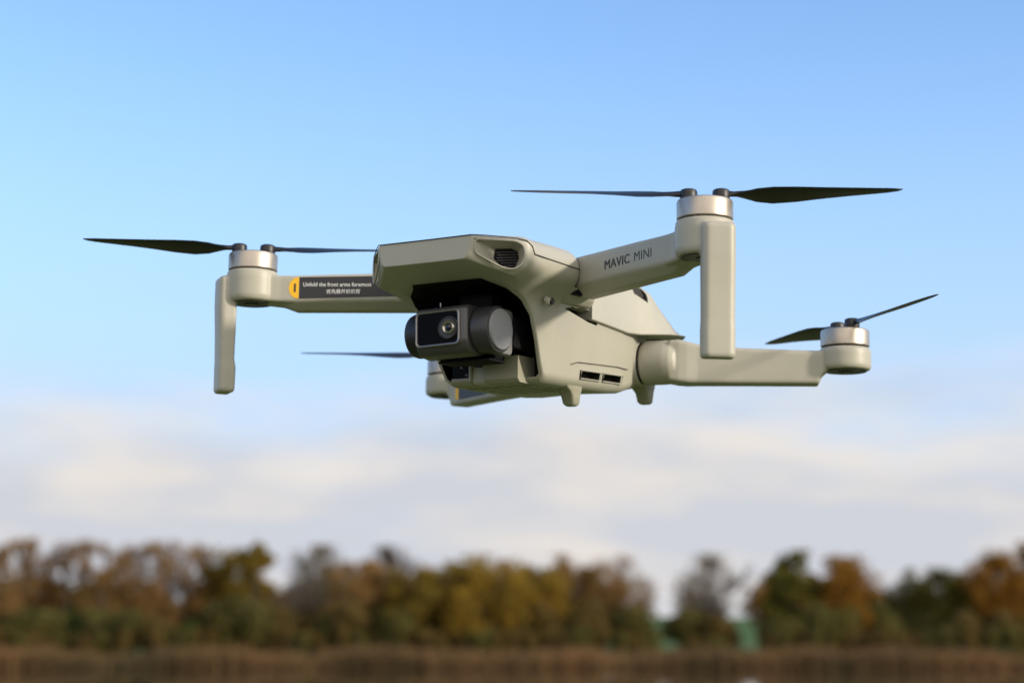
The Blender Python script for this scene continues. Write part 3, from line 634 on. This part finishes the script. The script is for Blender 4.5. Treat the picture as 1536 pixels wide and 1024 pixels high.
def build_tree(name, h, wd, kind, style, label, group, seed, leaves=2600):
    """h, wd in metres. style: 'leafy', 'bare' (round), 'slender' (tall narrow, bare below)"""
    rs = random.Random(seed)
    root = bpy.data.objects.new(name, None); COL.objects.link(root); root['label'] = label; root['category'] = 'tree'
    if group: root['group'] = group
    bm = bmesh.new(); R = wd/2
    z0 = {'leafy': .22, 'bare': .24, 'slender': .34}[style]*h
    lean = rs.uniform(-.3, .3)
    spine = [Vector((0, 0, -.4)), Vector((lean*.1, 0, z0*.6)), Vector((lean*.4, rs.uniform(-.2, .2), h*.5)), Vector((lean, rs.uniform(-.2, .2), h*.78)), Vector((lean*1.2, 0, h*.95))]
    r0 = .022*h+.04
    tube(bm, spine, [r0*1.25, r0, r0*.62, r0*.34, .04], 7)
    tips = []
    C0 = Vector((lean*.6, 0, h*{'leafy': .60, 'bare': .60, 'slender': .58}[style])); RZ = h*{'leafy': .40, 'bare': .40, 'slender': .42}[style]
    def shell(k):                                             # a point of the crown's uneven envelope
        d = rnd_dir(rs); q = rs.uniform(.72, 1.0)*k
        return C0+Vector((d.x*R*q, d.y*R*q, d.z*RZ*q))
    nl = {'leafy': 18, 'bare': 30, 'slender': 26}[style]
    for i in range(nl):
        tip = shell(rs.uniform(.75, 1))
        zb = max(z0*.7, tip.z-rs.uniform(.5, 1.1)*{'leafy': 1, 'bare': 1.3, 'slender': 2.2}[style]*max(.6, math.hypot(tip.x, tip.y)))
        zb = min(zb, h*.88); f = zb/h
        base = spine[1].lerp(spine[2], max(0, min(1, (zb-z0*.6)/(h*.5-z0*.6)))) if f < .5 else spine[2].lerp(spine[4], min(1, (f-.5)/.45))
        base = Vector((base.x, base.y, zb)); ln = (tip-base).length
        mid = base.lerp(tip, .5)+Vector((0, 0, -.06*ln))+rnd_dir(rs)*.1*ln
        t = f
        tube(bm, [base, mid, tip], [r0*.40*(1-.5*t), r0*.22*(1-.4*t), .03], 5)
        tips.append((base, mid, tip))
    link('trunk', bm_mesh(bm, 1), BARK, root, smooth=60)
    vs, fs = [], []
    if style == 'leafy':
        cl = []
        for b_, m_, t_ in tips:
            cl.append((t_, R*rs.uniform(.20, .36))); cl.append((m_.lerp(t_, .4), R*rs.uniform(.2, .34)))
        for k in range(16): cl.append((shell(rs.uniform(.3, .95)), R*rs.uniform(.20, .36)))
        for k in range(leaves*2):
            c, r = rs.choice(cl); d = rnd_dir(rs)*r*rs.random()**.45; d.z *= .85
            p = c+d
            if p.z > h: p.z = h-rs.random()*.4
            leaf(vs, fs, p, rs.uniform(.13, .30), rs)
    else:
        n2 = {'bare': 16, 'slender': 16}[style]
        for b_, m_, t_ in tips:
            for k in range(n2):
                s = rs.random()**.7
                p = b_.lerp(m_, s*2) if s < .5 else m_.lerp(t_, s*2-1)
                L = R*rs.uniform(.25, .55)*(1.2-.5*s)
                d = ((t_-b_).normalized()*.7+rnd_dir(rs)*.75+Vector((0, 0, .35))).normalized()
                q = p+d*L
                if q.z > h: q.z = h-rs.random()*.5
                twig(vs, fs, p, q, .05)
                for j in range(8):
                    u = rs.uniform(.2, 1); pp = p.lerp(q, u)
                    dd = (d*.6+rnd_dir(rs)*.8+Vector((0, 0, .25))).normalized()
                    qq = pp+dd*R*rs.uniform(.10, .26)
                    if qq.z > h: qq.z = h
                    twig(vs, fs, pp, qq, .034)
                    if rs.random() < .6: leaf(vs, fs, qq, rs.uniform(.06, .15), rs)
    link('crown', pymesh(vs, fs), K[kind], root, smooth=0)
    return root
def place(root, u, d, rz=0.0, sz=1.0):
    x = px_x(u, d); root.location = (x, d, gz(x, d)); root.rotation_euler = (0, 0, rz); root.scale = (1, 1, sz)
def height(v, u, d): return px_z(v-9, d)-gz(px_x(u, d), d)
def copy_tree(root):
    c = root.copy(); COL.objects.link(c)
    for ch in root.children:
        q = ch.copy(); COL.objects.link(q); q.parent = c
    return c
# the row of tall slender trees at the left
rowg = 'tall slender trees in the row on the left of the far shore'
protos = [build_tree('slender_tree', 13.2, 5.6, 'brown', 'slender', 'tall slender brown tree in the long even row on the far shore at left', rowg, 20+k) for k in range(4)]
rs = random.Random(3)
row = [(-95+25.2*k, 814+rs.uniform(-3, 7)) for k in range(17)]
for i, (u, v) in enumerate(row):
    d = 212+rs.uniform(-3, 5)
    o = protos[i] if i < 4 else copy_tree(protos[i % 4])
    place(o, u, d, rs.uniform(0, 6.28), height(v, u, d)/13.2)
# (picture x, top, width in px, distance, kind, style, label)
TR = [
 (345, 822, 78, 216, 'olive', 'leafy', 'thin olive tree at the right end of the long row of slender trees'),
 (386, 804, 62, 210, 'olive', 'leafy', 'tallest narrow olive yellow tree on the far shore, left of the gap of pale sky'),
 (484, 826, 104, 214, 'grey', 'bare', 'bare grey brown tree standing just right of the gap of pale sky on the left'),
 (440, 868, 56, 220, 'grey', 'bare', 'small wispy bare tree inside the gap of pale sky on the left'),
 (572, 826, 104, 222, 'purple', 'bare', 'purple brown bare tree rising behind the olive bushes left of centre'),
 (545, 850, 110, 208, 'brown', 'leafy', 'brown leaved tree in front of the purple brown bare tree'),
 (628, 850, 104, 206, 'olive', 'leafy', 'round olive tree between the brown leaved tree and the wide yellow green one'),
 (722, 841, 150, 207, 'yellow', 'leafy', 'wide rounded yellow green tree near the middle of the far shore'),
 (806, 848, 96, 209, 'yellow', 'leafy', 'smaller yellow olive tree touching the right side of the wide yellow green tree'),
 (862, 838, 90, 214, 'brown', 'bare', 'bare brown tree right of the yellow olive pair'),
 (926, 838, 104, 213, 'brown', 'bare', 'last bare brown tree before the green meadow gap, its twigs thin against the sky'),
 (1058, 838, 108, 214, 'grey', 'bare', 'round bare grey tree standing alone over the green meadow'),
 (1188, 834, 84, 210, 'dark', 'leafy', 'dark green tree beside the orange autumn tree right of the meadow gap'),
 (1262, 840, 118, 211, 'orange', 'leafy', 'orange brown autumn tree beside the dark green tree'),
 (1352, 860, 70, 216, 'dark', 'bare', 'spindly dark bare tree with sky showing through, right of the orange brown tree'),
 (1398, 858, 62, 219, 'dark', 'bare', 'second spindly dark tree, leaning over the pale sky hole'),
 (1432, 866, 74, 212, 'dark', 'leafy', 'low dark green tree at the left of the big orange tree by the picture edge'),
 (1492, 828, 118, 209, 'orange', 'leafy', 'big orange brown tree at the right edge of the picture'),
 (1560, 818, 120, 211, 'orange', 'leafy', 'orange tree cut off by the right edge of the picture'),
 (1640, 830, 120, 212, 'olive', 'leafy', 'olive tree beyond the right edge of the far shore'),
]
for i, (u, v, wpx, d, kind, style, label) in enumerate(TR):
    o = build_tree({'leafy': 'leafy_tree', 'bare': 'bare_tree'}[style], height(v, u, d), 1.18*wpx/FPX*d, kind, style, label, None, 100+i, leaves=int(2300+18*wpx))
    place(o, u, d, 0)
# a second rank of trees closing the wood behind the shore
rs = random.Random(9); rearg = 'trees of the second rank behind the shore trees'; rp = {}
for i, u in enumerate([-70, 0, 80, 150, 225, 330, 395, 500, 545, 600, 655, 700, 760, 815, 850, 900, 1165, 1225, 1300, 1385, 1450, 1530, 1590]):
    kind = ('brown', 'olive')[i % 2] if u < 1100 else ('orange', 'olive')[i % 2]; d = 232+rs.uniform(-5, 10)
    v = (872 if u < 340 else 856 if u < 920 else 874)+rs.uniform(-10, 12); key = (kind, (i//2) % 2); first = key not in rp
    if first: rp[key] = build_tree('leafy_tree', 9.5, 9.0, kind, 'leafy', 'bushy %s tree in the second rank, half hidden behind the shore trees' % {'brown': 'brown', 'olive': 'olive green', 'orange': 'rusty orange'}[kind], '%s %s' % ({'brown': 'brown', 'olive': 'olive green', 'orange': 'rusty orange'}[kind], rearg), 300+i, leaves=3600)
    o = rp[key] if first else copy_tree(rp[key]); place(o, u, d, rs.uniform(0, 6.28), height(v, u, d)/9.5)
# bushes under the trees
def build_bush(h, wd, kind, seed, label, group):
    rs = random.Random(seed); vs, fs = [], []
    root = bpy.data.objects.new('bush', None); COL.objects.link(root); root['label'] = label; root['category'] = 'bush'; root['group'] = group
    bm = bmesh.new()
    cl = []
    for k in range(9):
        a = rs.uniform(0, 6.28); r = wd*.42*math.sqrt(rs.random()); c = Vector((math.cos(a)*r, math.sin(a)*r*.7, h*rs.uniform(.3, .8)))
        tube(bm, [(c.x*.2, c.y*.2, -.3), (c.x*.6, c.y*.6, c.z*.5), tuple(c)], [.07, .05, .02], 5); cl.append((c, wd*rs.uniform(.14, .24)))
    link('stem', bm_mesh(bm, 1), BARK, root, smooth=0)
    for k in range(2200):
        c, r = rs.choice(cl); d = rnd_dir(rs)*r*rs.random()**.4; p = c+d; p.z = max(.05, min(h, p.z))
        leaf(vs, fs, p, rs.uniform(.12, .24), rs)
    link('foliage', pymesh(vs, fs), K[kind], root, smooth=0)
    return root
kinds = {'bush': 'low dark olive bush under the trees on the far shore', 'bushb': 'low rusty brown bush under the trees on the far shore', 'bushg': 'low green bush under the trees on the far shore'}
bproto = {}
rs = random.Random(11)
for i in range(60):
    u = -110+i*30+rs.uniform(-10, 10)
    if 948 < u < 1032 or 1084 < u < 1148: continue
    kind = 'bushg' if (60 < u < 150 or 240 < u < 330) and rs.random() < .7 else rs.choice(['bush', 'bush', 'bushb'])
    pv = (kind, rs.randrange(2)); first = pv not in bproto
    if first: bproto[pv] = build_bush(3.2, 4.4, kind, i, kinds[kind], {'bush': 'dark olive bushes on the far shore', 'bushb': 'rusty brown bushes on the far shore', 'bushg': 'green bushes on the far shore'}[kind])
    o = bproto[pv] if first else copy_tree(bproto[pv])
    d = 205+rs.uniform(-1.5, 8)
    v = 925 if u < 340 else (915 if u < 960 else (945 if u < 1010 else 922))
    hh = height(v+rs.uniform(-12, 14), u, d)
    o.location = (px_x(u, d), d, gz(px_x(u, d), d)-.1); o.rotation_euler = (0, 0, rs.uniform(0, 6.28)); s = hh/3.2; o.scale = (max(.8, s), max(.8, s), s)
for i in range(88):                                           # a lower, nearer fringe that closes the bank
    u = -130+i*21+rs.uniform(-6, 6); kind = rs.choice(['bush', 'bushb']); pv = (kind, rs.randrange(2))
    if pv not in bproto: continue
    if 950 < u < 1030 or 1086 < u < 1146: continue
    o = copy_tree(bproto[pv]); d = 202.5+rs.uniform(-1, 1.5); hh = height((956 if 940 < u < 1150 else 948)+rs.uniform(-5, 5), u, d)
    o.location = (px_x(u, d), d, gz(px_x(u, d), d)-.15); o.rotation_euler = (0, 0, rs.uniform(0, 6.28)); o.scale = (.62, .62, hh/3.2)
# reed belt along the water's edge
rs = random.Random(5); vs, fs = [], []
from mathutils import noise as mnoise
dens = lambda x: .5+.75*mnoise.noise((x*.11, 3.1, 0))+.45*mnoise.noise((x*.37, 9.7, 0))+.25*mnoise.noise((x*1.1, 1.7, 0))
n = 0
while n < 52000:
    x = rs.uniform(-95, 95); y = rs.uniform(168, 201.5) if rs.random() < .6 else rs.uniform(168, 174)
    if rs.random() > max(.22, min(1, dens(x*200/y)+.35)): continue
    n += 1
    z = max(-.35, gz(x, y)-.05); h = rs.uniform(1.2, 2.4)*(.62+.40*min(1, max(0, dens(x*200/y)+.1)))*(.94+.06*(y-168)/33)
    a = rs.uniform(0, 3.14); wd = rs.uniform(.02, .045); dx, dy = math.cos(a)*wd, math.sin(a)*wd; lx, ly = rs.uniform(-.25, .25), rs.uniform(-.2, .2)
    i = len(vs)
    vs += [(x-dx, y-dy, z), (x+dx, y+dy, z), (x+lx*.4+dx*.9, y+ly*.4+dy*.9, z+h*.6), (x+lx*.4-dx*.9, y+ly*.4-dy*.9, z+h*.6), (x+lx, y+ly, z+h)]
    fs += [(i, i+1, i+2, i+3), (i+3, i+2, i+4)]
REED = mat('dry_reeds', (0.165, 0.088, 0.036), 0.8, nscale=0.075, color2=(0.046, 0.038, 0.016), spec=0.2)
r = link('reeds', pymesh(vs, fs), REED, None, smooth=0); r['kind'] = 'stuff'
